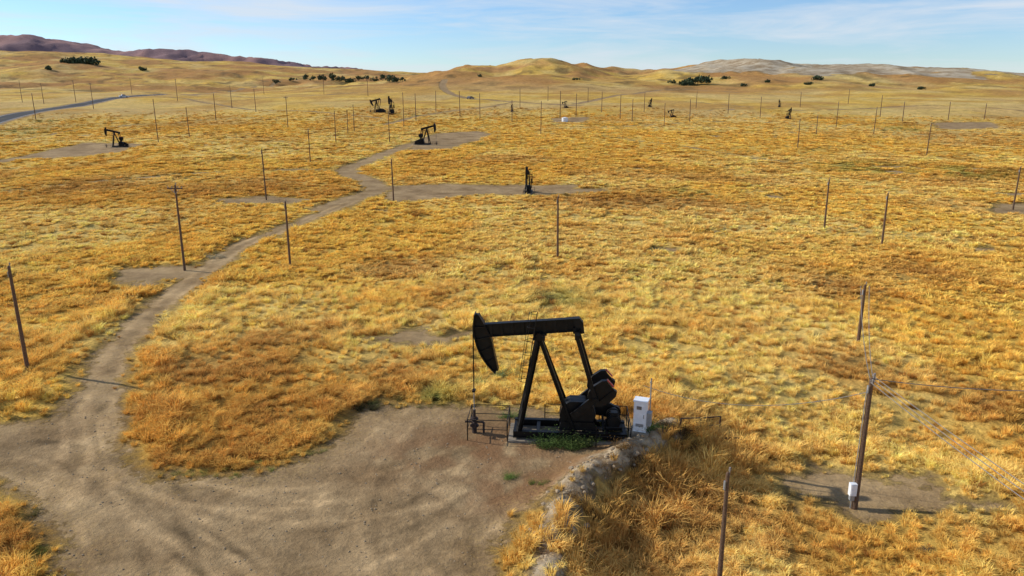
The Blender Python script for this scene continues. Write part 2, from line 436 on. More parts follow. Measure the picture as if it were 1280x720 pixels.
def pump_parts(th=5,crank=38):
    th=math.radians(th); ck=math.radians(crank); P={}
    def part(n): P[n]=MB(); return P[n]
    bz=5.6
    b=part('concrete_pad'); b.box((1.6,0,-.04),(6.3,2.2,.26),2)
    b=part('base_skid')
    for y in(-.75,.75): b.ibeam((-1.3,y,.36),(4.6,y,.36),.26,.36)
    for x in(-1.2,0,1.2,2.4,3.6,4.5): b.beam((x,-.62,.36),(x,.62,.36),.18,.28)
    b=part('samson_post')
    for y in(-1,1):
        b.ibeam((-1.0,y*.78,.54),(-.06,y*.22,bz-.25),.22,.26)
        b.ibeam((1.85,y*.62,.54),(.08,y*.22,bz-.25),.17,.19)
    for t in(.2,.42,.64,.84):
        x=-1.0+.94*t; z=.54+(bz-.79)*t; yy=.78-.56*t
        b.beam((x,-yy,z),(x,yy,z),.09,.09)
        if t<.8:
            t2=t+.2; x2=-1.0+.94*t2; z2=.54+(bz-.79)*t2; y2=.78-.56*t2
            b.beam((x,-yy,z),(x2,y2,z2),.06,.06)
    b.box((0,0,bz-.16),(.6,.7,.14)); b.cyl((0,-.42,bz),(0,.42,bz),.17,n=14)
    d=Vector((math.cos(th),0,math.sin(th))); n=Vector((-math.sin(th),0,math.cos(th))); O=Vector((0,0,bz+.42))
    b=part('walking_beam')
    A=O-d*2.8; B=O+d*2.05
    b.ibeam(A,B,.34,.70)
    for k in np.linspace(-2.5,1.9,9):
        c=O+d*k
        for y in(-.1,.1): b.beam(c-n*.31+Vector((0,y,0)),c+n*.31+Vector((0,y,0)),.05,.12)
    b.box(O-n*.39,(.7,.5,.1),0,Matrix.Rotation(-th,3,'Y'))
    b=part('horse_head'); R0=3.35; outer=[];inner=[]; face=[]
    for k in range(21):
        f=k/20; ph=math.radians(16-59*f)
        tk=np.interp(f,[0,.1,.22,.36,.5,.66,.82,.93,1],[.14,.38,.60,.74,.74,.64,.46,.28,.12])
        def pt(r,ph): q=O-d*(r*math.cos(ph))+n*(r*math.sin(ph)); return (q.x,q.z)
        outer.append(pt(R0,ph)); inner.append(pt(R0-tk,ph)); face.append(pt(R0+.05,ph))
    b.strip(outer,inner,-.12,.12); b.strip(face,outer,-.34,.34)
    b.strip(inner,[(p[0]+.05,p[1]) for p in inner],-.24,.24)
    for k in(4,8,12,16): b.beam((outer[k][0],0,outer[k][1]),(inner[k][0],0,inner[k][1]),.44,.05)
    b=part('bridle_and_polished_rod')
    hz=O.z-d.z*R0; low=2.4
    tx=min(p[0] for p in face)-.03
    for y in(-.1,.1): b.cyl((tx,y,hz+.3),(tx,y,low),.02,n=5)
    b.box((tx,0,low),(.16,.36,.09)); b.cyl((tx,0,low+.3),(tx,0,1.3),.025,n=6,mat=4)
    b=part('wellhead')
    b.cyl((tx,0,-.1),(tx,0,.9),.13,n=10,mat=1); b.cyl((tx,0,.35),(tx,0,.43),.24,n=12,mat=1); b.cyl((tx,0,.75),(tx,0,.82),.22,n=12,mat=1)
    b.cyl((tx,0,.9),(tx,0,1.3),.08,n=8,mat=1); b.cyl((tx-.5,0,.6),(tx+.5,0,.6),.06,n=8,mat=1); b.cyl((tx+.5,0,.6),(tx+.5,0,-.05),.06,n=8,mat=1)
    b.cyl((tx,-.45,.6),(tx,0,.6),.05,n=8,mat=1); b.cyl((tx,-.47,.6),(tx,-.44,.6),.14,n=10,mat=1)
    S=Vector((2.0,0,1.6)); c=Vector((math.cos(ck),0,math.sin(ck))); cn=Vector((-c.z,0,c.x)); pin=S+c*1.25
    b=part('pitman_arms')
    E=B-d*.15-n*.42
    b.beam(E+Vector((0,-.95,0)),E+Vector((0,.95,0)),.24,.24); b.box(B-d*.15-n*.3,(.4,.4,.3))
    tl=B+d*.02; b.prism([( (tl-d*.35+n*.36).x,(tl-d*.35+n*.36).z),((tl+n*.36).x,(tl+n*.36).z),((tl+d*.18+n*.1).x,(tl+d*.18+n*.1).z),((tl+d*.2-n*.45).x,(tl+d*.2-n*.45).z),((tl-d*.15-n*.5).x,(tl-d*.15-n*.5).z)],-.2,.2)
    for y in(-1,1):
        b.beam(E+Vector((0,y*.88,0)),pin+Vector((0,y*.98,0)),.14,.2)
        b.cyl(pin+Vector((0,y*.78,0)),pin+Vector((0,y*1.12,0)),.16,n=12)
    b=part('crank_counterweights')
    for y in(-1,1):
        b.beam(S-c*.3+Vector((0,y*.72,0)),S+c*2.3+Vector((0,y*.72,0)),.16,.38)
        for sgn in(-1,1):
            pts=[]
            for (u,w) in((1.0,.2),(2.3,.2),(2.35,.40),(2.15,.55),(1.65,.60),(1.2,.50),(1.0,.32)):
                q=S+c*u+cn*w*sgn; pts.append((q.x,q.z))
            y0,y1=sorted((y*.6,y*.86)); b.prism(pts,y0,y1)
        b.beam(S+c*2.39-cn*.1+Vector((0,y*.74,0)),S+c*2.39+cn*.40+Vector((0,y*.74,0)),.2,.05,3)
    b.cyl(S+Vector((0,-.85,0)),S+Vector((0,.85,0)),.16,n=14)
    b=part('gearbox')
    g0=-.25
    b.prism([(1.4+g0,1.0),(3.1+g0,1.0),(3.25+g0,1.35),(3.1+g0,1.85),(2.7+g0,2.1),(1.9+g0,2.1),(1.5+g0,1.85),(1.35+g0,1.35)],-.45,.45)
    b.prism([(1.05,.54),(3.15,.54),(2.9,.99),(1.2,.99)],-.55,-.45); b.prism([(1.05,.54),(3.15,.54),(2.9,.99),(1.2,.99)],.45,.55)
    b.box((2.05,0,.76),(1.3,.88,.44))
    b=part('belt_guard')
    gp=[]
    for k in range(9): a=math.radians(90+180*k/8); gp.append((2.75+.6*math.cos(a),1.45+.6*math.sin(a)))
    for k in range(9): a=math.radians(-90+180*k/8); gp.append((4.05+.35*math.cos(a),.98+.35*math.sin(a)))
    b.prism(gp,.9,1.12)
    b=part('motor')
    b.cyl((3.95,-.45,1.0),(3.95,.85,1.0),.33,n=14); b.box((3.95,.1,.64),(.8,1.0,.2)); b.box((3.95,-.2,1.38),(.35,.35,.25)); b.beam((3.4,-.5,.54),(3.4,.6,.9),.1,.1)
    for k in range(5): b.cyl((3.95,-.35+k*.22,1.0),(3.95,-.31+k*.22,1.0),.37,n=14)
    b=part('ladder')
    def lp(t): return Vector((-1.05+.95*t,-.55,.3+6.6*t))
    for y in(-.2,.2): b.cyl(lp(0)+Vector((0,y,0)),lp(1)+Vector((0,y,0)),.024,n=6)
    for k in range(24): q=lp((k+.5)/24); b.cyl(q+Vector((0,-.2,0)),q+Vector((0,.2,0)),.014,n=5)
    for t in(.45,.56,.67,.78,.89,1.0):
        q=lp(t); pts=[q+Vector((-.0-.4*math.sin(math.pi*k/8),-.28*math.cos(math.pi*k/8),0)) for k in range(9)]
        b.tube(pts,.016,5)
    for k in(2,4,6):
        o=Vector((-.4*math.sin(math.pi*k/8),-.28*math.cos(math.pi*k/8),0)); b.cyl(lp(.45)+o,lp(1)+o,.013,n=5)
    b=part('guard_rail')
    def rail(x0,x1,y0,y1,h=1.15,skip=()):
        cs=[(x0,y0),(x1,y0),(x1,y1),(x0,y1)]
        for k in range(4):
            if k in skip: continue
            a=Vector((*cs[k],-.1)); c2=Vector((*cs[(k+1)%4],-.1)); n_=max(1,int((c2-a).length/1.3))
            for j in range(n_+1): q=a.lerp(c2,j/n_); b.cyl(q,q+Vector((0,0,h+.1)),.028,n=6)
            for z in(h,h*.55): b.cyl(a+Vector((0,0,z+.1)),c2+Vector((0,0,z+.1)),.022,n=5)
    rail(tx-.25,-1.6,-.95,1.0,1.15); rail(.3,4.75,-1.35,1.35,1.15,skip=(0,3))
    rail(3.0,4.75,-1.36,1.35,1.15,skip=(1,2,3))
    return P

e=bpy.data.objects.new('pumpjack',None); scene.collection.objects.link(e)
base=G(673,543)
e.location=(base[0],base[1],float(H(*base))+.02); e.rotation_euler=(0,0,math.radians(-4))
for n,b in pump_parts(5,42).items():
    obj(n,b.mesh(n,PM),parent=e)
def merged(th,ck):
    M=MB()
    for n,b in pump_parts(th,ck).items():
        o=len(M.v); M.v+=b.v; M.f+=[tuple(i+o for i in f) for f in b.f]; M.m+=b.m
    return M.mesh('pumpjack_mesh',PM)
PA=merged(-14,80); PB=merged(14,200)
for u,v,hp,rz,me in [(660,242,31,82,PA),(534,181,24,168,PA),(145,184,22,12,PA),(471,141,18,-20,PB),(489,143,20,85,PA),(640,140,9,80,PB),(813,134,10,95,PA),(839,147,9,10,PB),(986,149,13,88,PA),(974,134,8,60,PA),(706,135,8,30,PB)]:
    g=G(u,v); z=float(H(*g)); dp=depth(g,z); h=hp/F*dp
    s=min(max(h/6.9,.5),1.15)
    obj('pumpjack',me,(g[0],g[1],z),math.radians(rz),s)

# ------------------------------------------------------------ poles
def pole(u,v,vt,kind=0,base_xy=None,hh=None):
    g=base_xy or G(u,v); z=float(H(*g))
    h=hh or max(4.5,min((v-vt)/F*depth(g,z)/math.cos(PITCH)*.97,12))
    far=math.hypot(*g)>300
    b=MB(); r=.13 if not far else .16
    lx,ly=random.uniform(-.012,.012)*h,random.uniform(-.01,.01)*h
    if kind==3: r=.14
    if math.hypot(*g)<30: r=.11
    for k in range(4):
        a,c=k/4,(k+1)/4
        b.cyl((lx*a,ly*a,-.4 if k==0 else h*a),(lx*c,ly*c,h*c),r*(1-.32*a),r*(1-.32*c),10,0,cap=(k in(0,3)))
    b.cyl((lx,ly,h),(lx,ly,h+.06),r*.55,r*.3,8,0)
    b.cyl((lx+r*.6,ly,h-.12),(lx+r*.6,ly,h+.14),.02,.02,5,1); b.cyl((lx+r*.6,ly,h+.12),(lx+r*.6,ly,h+.25),.05,.035,7,2)
    b.box((lx-r*.8,ly,h-.5),(.05,.12,.35),1)
    if kind>=1 and kind!=3:
        b.beam((lx-.75,ly-r*.8,h-.3),(lx+.75,ly-r*.8,h-.3),.1,.12)
        for x in(-.68,-.3,.3,.68): b.cyl((lx+x,ly-r*.8,h-.24),(lx+x,ly-r*.8,h-.06),.045,.03,7,2)
        b.beam((lx-.45,ly-r*.8,h-.35),(lx,ly-r*.6,h-.8),.04,.04,1); b.beam((lx+.45,ly-r*.8,h-.35),(lx,ly-r*.6,h-.8),.04,.04,1)
    if kind==3:
        b.beam((lx-.1,ly-.3,h-.15),(lx+.35,ly+.45,h-.15),.09,.1)
        for t in(0,.5,1): b.cyl((lx-.1+.45*t,ly-.3+.75*t,h-.1),(lx-.1+.45*t,ly-.3+.75*t,h+.1),.05,.035,7,2)
        b.box((-.25,-.12,1.05),(.30,.24,.6),3); b.box((-.25,-.255,1.05),(.24,.02,.5),3); b.cyl((-.19,0,1.35),(-.13,0,h*.92),.025,.025,6,1); b.box((-.25,-.1,.6),(.2,.18,.22),1)
        b.cyl((-.2,0,0),(-.2,0,.75),.03,.03,6,1)
    me=b.mesh('utility_pole',[WOOD,GREY,INS,WHITE]); obj('utility_pole',me,(g[0],g[1],z))
    return Vector((g[0]+lx,g[1]+ly,z+h))
T={}
for k,(u,v,vt,kd) in enumerate([(35,463,330,0),(231,338,232,1),(363,335,252,0),(333,250,188,0),(492,252,200,0),(697,323,246,0),(1030,288,225,0),(1102,308,242,0),(1072,433,362,0),(1068,635,463,3),(1158,195,155,0),(1266,262,210,0),(997,185,150,0),(1020,170,145,0),
 (198,178,125,0),(360,160,122,1),(388,203,163,0),(237,172,135,0),(420,178,140,0),(487,178,145,0),(505,160,108,0),(676,168,128,0),(117,136,90,1),(222,126,92,1),(28,128,96,0),(435,168,138,0),(443,165,132,0),(95,128,98,0),(55,130,105,0),
 (700,148,115,0),(720,146,118,0),(752,140,116,0),(775,150,120,0),(790,152,125,0),(830,158,130,0),(862,152,125,0),(1045,160,128,0),(1092,168,135,0),(1100,146,120,0),(1128,152,128,0),(1185,150,128,0),(950,148,122,0),(910,142,118,0),(600,150,118,0),(575,145,115,0),(640,152,126,0),(545,140,115,0),(520,150,118,0),(650,135,112,0),(870,135,115,0),(320,140,112,0),(290,135,108,0),(270,150,118,0),(165,118,96,0),(330,118,98,0),(405,118,98,0),(460,120,98,0),(1230,150,130,0),(1060,130,112,0),(805,140,116,0),(45,150,118,0),(735,128,110,0),(1000,134,116,0),(685,126,108,0)]):
    T[k]=pole(u,v,vt,kd)
T['near']=pole(898,740,604,0,hh=5.2)
T['r']=pole(0,0,0,1,base_xy=(19.5,-6.0),hh=7.5)
T['r2']=pole(0,0,0,1,base_xy=(34.0,28.0),hh=7.5)
w=MB()
def wire(a,b,sag,r=.02,n=14):
    a=Vector(a);b=Vector(b); pts=[a.lerp(b,k/n)-Vector((0,0,sag*4*(k/n)*(1-k/n))) for k in range(n+1)]
    w.tube(pts,r,4)
t9=T[9]
for dx in(-.4,0,.4): wire(t9+Vector((dx*.6,dx,0)),T['r']+Vector((dx*1.5,0,-.05)),.9)
wire(t9,T['r2'],.9)
for dx in(-.3,.3): wire(t9+Vector((dx*.6,dx,0)),T[8]+Vector((dx,0,-.05)),.7,.02)
wire(t9+Vector((0,0,-.6)),(base[0]+5.6,base[1]+.6,2.6),.9,.016)
obj('power_line',w.mesh('power_line',[DKW]))

# ------------------------------------------------------------ control cabinet
cb=G(800,541); b=MB()
b.box((0,0,.05),(1.0,.9,.25),2); b.box((0,0,1.0),(.66,.55,1.65),0); b.box((0,0,1.85),(.74,.63,.06),0)
b.box((0,-.285,1.02),(.56,.02,1.45),0); b.box((.2,-.31,1.05),(.04,.03,.2),1); b.box((-.05,-.3,1.5),(.25,.02,.18),3); b.box((0,-.3,.55),(.4,.02,.16),1)
b.box((.45,-.05,.9),(.22,.4,.7),1); b.cyl((.42,.2,0),(.42,.2,3.0),.035,n=6,mat=1); b.cyl((-.3,-.1,0),(-.3,-.1,.3),.05,n=6,mat=1)
b.cyl((.42,.2,2.9),(.42,-.2,2.9),.02,n=6,mat=1)
obj('control_cabinet',b.mesh('control_cabinet',[WHITE,GREY,CONC,DKW]),(cb[0],cb[1],float(H(*cb))),math.radians(-20))
b=MB()
def rails(pts,h=1.0):
    Q=[Vector((*g,float(H(*g)))) for g in pts]
    for a in Q: b.cyl(a,a+Vector((0,0,h)),.045,n=6)
    for a,c in zip(Q[:-1],Q[1:]):
        for z in(h,h*.5): b.cyl(a+Vector((0,0,z)),c+Vector((0,0,z)),.035,n=6)
rails([G(850,545),G(875,543),G(899,541)]); rails([G(903,560),G(925,560)],.6)
ga,gb=G(905,545),G(925,575); b.cyl((*ga,float(H(*ga))+.1),(*gb,float(H(*gb))+.08),.06,n=6)
obj('pipe_railing',b.mesh('pipe_railing',[RUSTM]))

# ------------------------------------------------------------ dry grass
def grass_mat(name,lo=.6,hi=1.15,transl=.22):
    m,nt,out=newmat(name); L=nt.links.new
    at=N(nt,'ShaderNodeAttribute',attribute_name='tint',attribute_type='INSTANCER')
    oi=N(nt,'ShaderNodeObjectInfo')
    tc=N(nt,'ShaderNodeTexCoord'); sx=N(nt,'ShaderNodeSeparateXYZ'); L(tc.outputs['Object'],sx.inputs[0])
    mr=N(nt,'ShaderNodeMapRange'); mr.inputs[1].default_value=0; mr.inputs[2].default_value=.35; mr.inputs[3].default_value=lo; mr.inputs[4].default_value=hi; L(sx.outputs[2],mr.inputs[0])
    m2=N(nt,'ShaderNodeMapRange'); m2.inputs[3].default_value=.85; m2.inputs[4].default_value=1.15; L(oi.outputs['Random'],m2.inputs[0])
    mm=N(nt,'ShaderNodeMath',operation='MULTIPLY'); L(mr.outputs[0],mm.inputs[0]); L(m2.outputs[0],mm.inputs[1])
    sc=N(nt,'ShaderNodeVectorMath',operation='SCALE'); L(at.outputs['Vector'],sc.inputs[0]); L(mm.outputs[0],sc.inputs['Scale'])
    d=N(nt,'ShaderNodeBsdfDiffuse'); t=N(nt,'ShaderNodeBsdfTranslucent'); L(sc.outputs[0],d.inputs[0]); L(sc.outputs[0],t.inputs[0])
    mx=N(nt,'ShaderNodeMixShader'); mx.inputs[0].default_value=transl; L(d.outputs[0],mx.inputs[1]); L(t.outputs[0],mx.inputs[2]); L(mx.outputs[0],out.inputs[0])
    return m
MGR=grass_mat('dry_grass_blades',.8,1.18)
def tuft(seed,n,rad,hgt,w,leafy=False):
    rg=random.Random(seed); V_=[];F_=[]
    wind=rg.uniform(0,6.28)
    for k in range(n):
        a=rg.uniform(0,6.283); rb=rad*.45*math.sqrt(rg.random()); L_=hgt*rg.uniform(.6,1.25)
        p0=Vector((rb*math.cos(a),rb*math.sin(a),-.03)); a2=a+rg.uniform(-.8,.8)
        dr=Vector((math.cos(a2),math.sin(a2),0))*rg.uniform(.2,1)+Vector((math.cos(wind),math.sin(wind),0))*.35
        p1=p0+dr*L_*.28+Vector((0,0,L_*.5)); p2=p0+dr*L_*.85+Vector((0,0,L_*rg.uniform(.4,.85)))
        s=Vector((-math.sin(a2+rg.uniform(-.8,.8)),math.cos(a2),0)).normalized()*w
        o=len(V_)
        if leafy:
            for j in range(5):
                c=p0.lerp(p2,(j+1)/5)+Vector((rg.uniform(-1,1),rg.uniform(-1,1),rg.uniform(-1,1)))*.05; ax=Vector((rg.uniform(-1,1),rg.uniform(-1,1),rg.uniform(-.2,.8))).normalized()*w*3*rg.uniform(.6,1.2); s2=ax.cross(Vector((0,0,1))).normalized()*w*.9
                o=len(V_); V_+= [c,c+ax*.5+s2,c+ax,c+ax*.5-s2]; F_.append((o,o+1,o+2,o+3))
        else:
            V_+= [p0-s*.7,p0+s*.7,p1+s,p1-s,p2]; F_+= [(o,o+1,o+2,o+3),(o+3,o+2,o+4)]
    me=bpy.data.meshes.new('tuft'); me.from_pydata([tuple(v) for v in V_],[],F_); me.update(); return me
def make_coll(name,meshes,mat):
    c=bpy.data.collections.new(name)
    for k,me in enumerate(meshes):
        me.materials.append(mat); o=bpy.data.objects.new(name+'_%d'%k,me); c.objects.link(o)
    return c
def scatter(name,coll,P,rotz,scale,tint,idx):
    me=bpy.data.meshes.new(name); n=len(P); me.vertices.add(n); me.vertices.foreach_set('co',np.asarray(P,np.float32).ravel())
    a=me.attributes.new('rotv','FLOAT_VECTOR','POINT'); rv=np.zeros((n,3),np.float32); rv[:,2]=rotz; a.data.foreach_set('vector',rv.ravel())
    a=me.attributes.new('sclv','FLOAT_VECTOR','POINT'); a.data.foreach_set('vector',np.asarray(scale,np.float32).ravel())
    a=me.attributes.new('tint','FLOAT_VECTOR','POINT'); a.data.foreach_set('vector',np.asarray(tint,np.float32).ravel())
    a=me.attributes.new('pidx','INT','POINT'); a.data.foreach_set('value',np.asarray(idx,np.int32))
    me.update(); ob=bpy.data.objects.new(name,me); scene.collection.objects.link(ob)
    ng=bpy.data.node_groups.new(name+'_gn','GeometryNodeTree')
    ng.interface.new_socket('Geometry',in_out='INPUT',socket_type='NodeSocketGeometry'); ng.interface.new_socket('Geometry',in_out='OUTPUT',socket_type='NodeSocketGeometry')
    gi=ng.nodes.new('NodeGroupInput'); go=ng.nodes.new('NodeGroupOutput'); ci=ng.nodes.new('GeometryNodeCollectionInfo'); ci.inputs['Collection'].default_value=coll
    ci.inputs['Separate Children'].default_value=True; ci.inputs['Reset Children'].default_value=True
    ip=ng.nodes.new('GeometryNodeInstanceOnPoints'); ip.inputs['Pick Instance'].default_value=True
    def na(n,t):
        x=ng.nodes.new('GeometryNodeInputNamedAttribute'); x.data_type=t; x.inputs['Name'].default_value=n; return [o for o in x.outputs if o.enabled and o.name=='Attribute'][0]
    eu=ng.nodes.new('FunctionNodeEulerToRotation'); L=ng.links.new
    L(gi.outputs[0],ip.inputs['Points']); L(ci.outputs[0],ip.inputs['Instance']); L(na('pidx','INT'),ip.inputs['Instance Index'])
    L(na('rotv','FLOAT_VECTOR'),eu.inputs[0]); L(eu.outputs[0],ip.inputs['Rotation']); L(na('sclv','FLOAT_VECTOR'),ip.inputs['Scale']); L(ip.outputs[0],go.inputs[0])
    md=ob.modifiers.new('scatter','NODES'); md.node_group=ng
    return ob
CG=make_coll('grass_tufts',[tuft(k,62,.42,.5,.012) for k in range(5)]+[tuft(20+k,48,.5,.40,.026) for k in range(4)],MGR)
P=[]
bands=[(13,45,8.5),(45,100,3.8),(100,200,1.4),(200,400,.5)]
HA=math.radians(43)
for a,b_,dn in bands:
    n=int(dn*HA*(b_*b_-a*a)); r=np.sqrt(rng.uniform(a*a,b_*b_,n)); t=rng.uniform(-HA,HA,n)
    P.append(np.stack([r*np.sin(t),r*np.cos(t),r],1))
P=np.concatenate(P); x,y,r=P[:,0],P[:,1],P[:,2]
sd=dirt_sd(x,y); bd_=seg_dist(x,y,BERM)
pk=sst(-.7,1.3,sd+(fbm(x/.8,y/.8,210)-.5)*1.6)
keep=(rng.random(len(x))<pk)&(asph_sd(x,y)>1.2)&~((bd_<.8)&(r<60)&(rng.random(len(x))<.78))&(rng.random(len(x))>sst(230,400,r)*.95)
keep&=~((rng.random(len(x))<.35)&(fbm(x/2,y/2,201)<.42))
x,y,r,sd,bd_=x[keep],y[keep],r[keep],sd[keep],bd_[keep]
n=len(x); hz_=fbm(x/4,y/4,205); s=(.45+.95*hz_)*rng.uniform(.62,1.3,n)*(1+np.clip((r-45)/120,0,1.6))*(.45+.55*sst(-.3,1.4,sd))
edge=np.exp(-((sd-2.0)/1.2)**2)*(r<110)*sst(.35,.6,fbm(x/3,y/3,207))
bank=np.exp(-((bd_-2.6)/1.6)**2)*(r<60)
s=s*(1+.35*edge+.25*bank)
vz=(s/(1+np.clip((r-60)/130,0,1.3)))*(1+.4*edge+.5*bank)
z=H(x,y)+lumpf(x,y,sd,r)
tint=vegcol(x,y)*rng.uniform(.85,1.2,n)[:,None]*1.08
rs=rng.random(n)<.045; tint[rs]=RUST*1.1
pi=np.where(r<70,rng.integers(0,5,n),rng.integers(5,9,n))
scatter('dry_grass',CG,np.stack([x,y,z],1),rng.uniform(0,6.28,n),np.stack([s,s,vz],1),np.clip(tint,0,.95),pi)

MW=grass_mat('weed_leaves',.5,1.15,.2)
CW=make_coll('weed_plants',[tuft(50+k,80,.5,.7,.022,True) for k in range(4)],MW)
WP=[]
def weeds(u,v,spx,cnt,sc,col=(.07,.14,.03)):
    g=G(u,v); m=spx/F*depth(g)
    for k in range(cnt):
        a=random.uniform(0,6.28); q=math.sqrt(random.random()); WP.append((g[0]+m*q*math.cos(a),g[1]+m*.35*q*math.sin(a),sc*random.uniform(.4,1.25),col))
weeds(706,558,28,22,1.1,(.085,.125,.035)); weeds(715,553,20,8,1.3,(.12,.14,.04)); weeds(640,522,12,6,.9); weeds(780,545,25,8,.8,(.12,.14,.04)); weeds(820,535,14,6,.9)
weeds(637,597,10,7,.4,(.12,.18,.04)); weeds(672,605,14,8,.35,(.14,.18,.04)); weeds(590,480,12,6,.9,(.2,.24,.08)); weeds(628,470,10,4,.9,(.2,.22,.08))
weeds(545,498,16,9,.7,(.15,.18,.05)); weeds(480,506,20,6,.5,(.15,.17,.05)); weeds(455,512,18,9,.8,(.08,.07,.03)); weeds(510,502,60,16,.5,(.17,.15,.05))
weeds(300,588,60,16,.35,(.2,.22,.05)); weeds(230,594,30,9,.35,(.2,.2,.05)); weeds(50,690,12,7,.5,(.14,.18,.04)); weeds(380,565,30,8,.4,(.2,.2,.06)); weeds(370,530,20,5,.6,(.18,.18,.06))
weeds(1157,690,8,4,.6,(.07,.06,.05)); weeds(855,550,30,26,.9,(.16,.09,.035)); weeds(800,585,30,22,.7,(.18,.10,.035)); weeds(880,580,35,22,.8,(.17,.09,.03)); weeds(830,620,40,24,.7,(.22,.12,.04))
weeds(735,640,25,16,.6,(.22,.12,.04)); weeds(725,690,20,16,.7,(.24,.14,.05)); weeds(680,375,12,6,1.2,(.2,.17,.07)); weeds(540,365,10,3,1,(.16,.13,.05)); weeds(770,600,25,16,.6,(.22,.13,.05))
weeds(800,252,70,26,1.1,(.20,.10,.04)); weeds(20,166,40,22,1.5,(.16,.19,.06)); weeds(600,180,25,14,1.3,(.16,.17,.05)); weeds(1130,163,30,14,1.6,(.16,.18,.06)); weeds(590,182,20,8,1.2,(.15,.16,.05))
weeds(30,640,30,10,.5,(.15,.13,.04)); weeds(1050,215,30,6,1.3,(.18,.17,.06)); weeds(270,322,20,10,1.0,(.35,.33,.22)); weeds(60,152,30,10,1.5,(.13,.16,.06))
for k in range(260):   # brush scattered through the field
    rr_=math.sqrt(random.uniform(30**2,330**2)); aa=random.uniform(-.72,.72); xx,yy=rr_*math.sin(aa),rr_*math.cos(aa)
    if float(dirt_sd(np.array([xx]),np.array([yy]))[0])<.8 or float(vnoise(xx/25,yy/25,300))<.4: continue
    WP.append((xx,yy,random.uniform(.5,1.1)*(1+rr_/300),random.choice([(.24,.13,.05),(.28,.17,.06),(.22,.18,.07),(.32,.18,.06)])))
WPn=np.array([(a,b2,float(H(a,b2))) for a,b2,_,_ in WP]); n=len(WP)
ss=np.array([w_[2] for w_ in WP]); tt=np.array([w_[3] for w_ in WP])*np.random.default_rng(2).uniform(.6,1.5,n)[:,None]
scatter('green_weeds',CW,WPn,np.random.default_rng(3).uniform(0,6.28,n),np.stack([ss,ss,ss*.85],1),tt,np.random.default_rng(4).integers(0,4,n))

CR=[]
for k in range(4):
    rg=random.Random(k+90)
    bm=bmesh.new(); bmesh.ops.create_icosphere(bm,subdivisions=2,radius=.5)
    for v in bm.verts: v.co=Vector((v.co.x*rg.uniform(.85,1.1),v.co.y*.8,v.co.z*.6))*(.8+.5*float(vnoise(v.co.x*3+k*9,v.co.y*3+v.co.z*5)))
    me=bpy.data.meshes.new('clod'); bm.to_mesh(me); bm.free(); CR.append(me)
MR=simple('dry_soil_clods',(.33,.245,.15),.95,0,6,.4,.4)
CRc=make_coll('clod_shapes',CR,MR)
n=170; bi=rng.integers(0,len(BERM)-1,n); tt=rng.random(n); BA=np.array(BERM)
q=BA[bi]*(1-tt[:,None])+BA[bi+1]*tt[:,None]+rng.normal(0,.45,(n,2))
n2=2600; q2=np.stack([rng.uniform(-26,8,n2),rng.uniform(22,48,n2)],1); q2=q2[dirt_sd(q2[:,0],q2[:,1])<-.1]
qq=np.concatenate([q,q2]); sz=np.concatenate([rng.uniform(.04,.5,n)**1.5,rng.uniform(.02,.1,len(q2))])
scatter('soil_clods',CRc,np.stack([qq[:,0],qq[:,1],H(qq[:,0],qq[:,1])],1),rng.uniform(0,6.28,len(qq)),np.stack([sz]*3,1),np.ones((len(qq),3)),rng.integers(0,4,len(qq)))

# ------------------------------------------------------------ distant trees
LEAF=simple('tree_foliage',(.05,.075,.03),.9,0,.4,.5); TRK=simple('tree_bark',(.1,.07,.05))
def trees(name,spots):
    b=MB(); rg=random.Random(5)
    for (u,v,wpx,hpx) in spots:
        g=G(u,v); z=float(H(*g)); dp=depth(g,z)
        if dp>3000: continue
        W=wpx/F*dp; Hh=hpx/F*dp
        b.cyl((g[0],g[1],z-1),(g[0],g[1],z+Hh*.6),.035*Hh+.05,.02*Hh,6,1)
        for k in range(4): a=rg.uniform(0,6.28); b.cyl((g[0],g[1],z+Hh*.25),(g[0]+W*.3*math.cos(a),g[1]+W*.3*math.sin(a),z+Hh*.65),.02*Hh,.01*Hh,5,1)
        cl=[(rg.gauss(0,.25)*W,rg.gauss(0,.2)*W,Hh*rg.uniform(.25,.78),W*rg.uniform(.14,.26)) for _ in range(8)]
        for k in range(260):
            cx,cy,cz,cr=rg.choice(cl); dv=Vector((rg.gauss(0,1),rg.gauss(0,1),rg.gauss(0,.8))).normalized()*cr*rg.uniform(.6,1.05)
            c=Vector((g[0]+cx,g[1]+cy,z+cz))+dv; s1=Vector((rg.gauss(0,1),rg.gauss(0,1),rg.gauss(0,1))).normalized(); s2=s1.cross(Vector((rg.gauss(0,1),rg.gauss(0,1),rg.gauss(0,1)))).normalized(); L_=W*.07
            b.add([c-s1*L_-s2*L_*.6,c+s1*L_-s2*L_*.6,c+s1*L_+s2*L_*.6,c-s1*L_+s2*L_*.6],[(0,1,2,3)],0)
    me=b.mesh(name,[LEAF,TRK]); obj(name,me)
trees('distant_trees',[(382,100,9,7),(392,101,8,6),(404,102,11,8),(414,101,12,9),(424,102,9,7),(437,103,12,6),(448,101,8,6),(458,101,8,7),(468,102,8,6),(478,101,9,8),(487,103,13,10),(496,103,12,9),(503,103,8,7),(430,101,8,6),(345,106,8,7),(366,101,7,5)])
trees('hillside_bushes',[(862,106,16,8),(872,106,18,10),(884,105,16,9),(852,107,14,5),(1022,100,12,5),(100,79,24,5),(112,80,20,5),(88,79,18,5),(840,104,8,4),(905,99,9,3),(60,87,12,4),(180,88,10,4),(1090,108,9,3),(960,103,8,3),(1150,112,9,3),(720,100,7,3),(600,96,6,3),(1010,106,9,3),(930,108,8,3)])

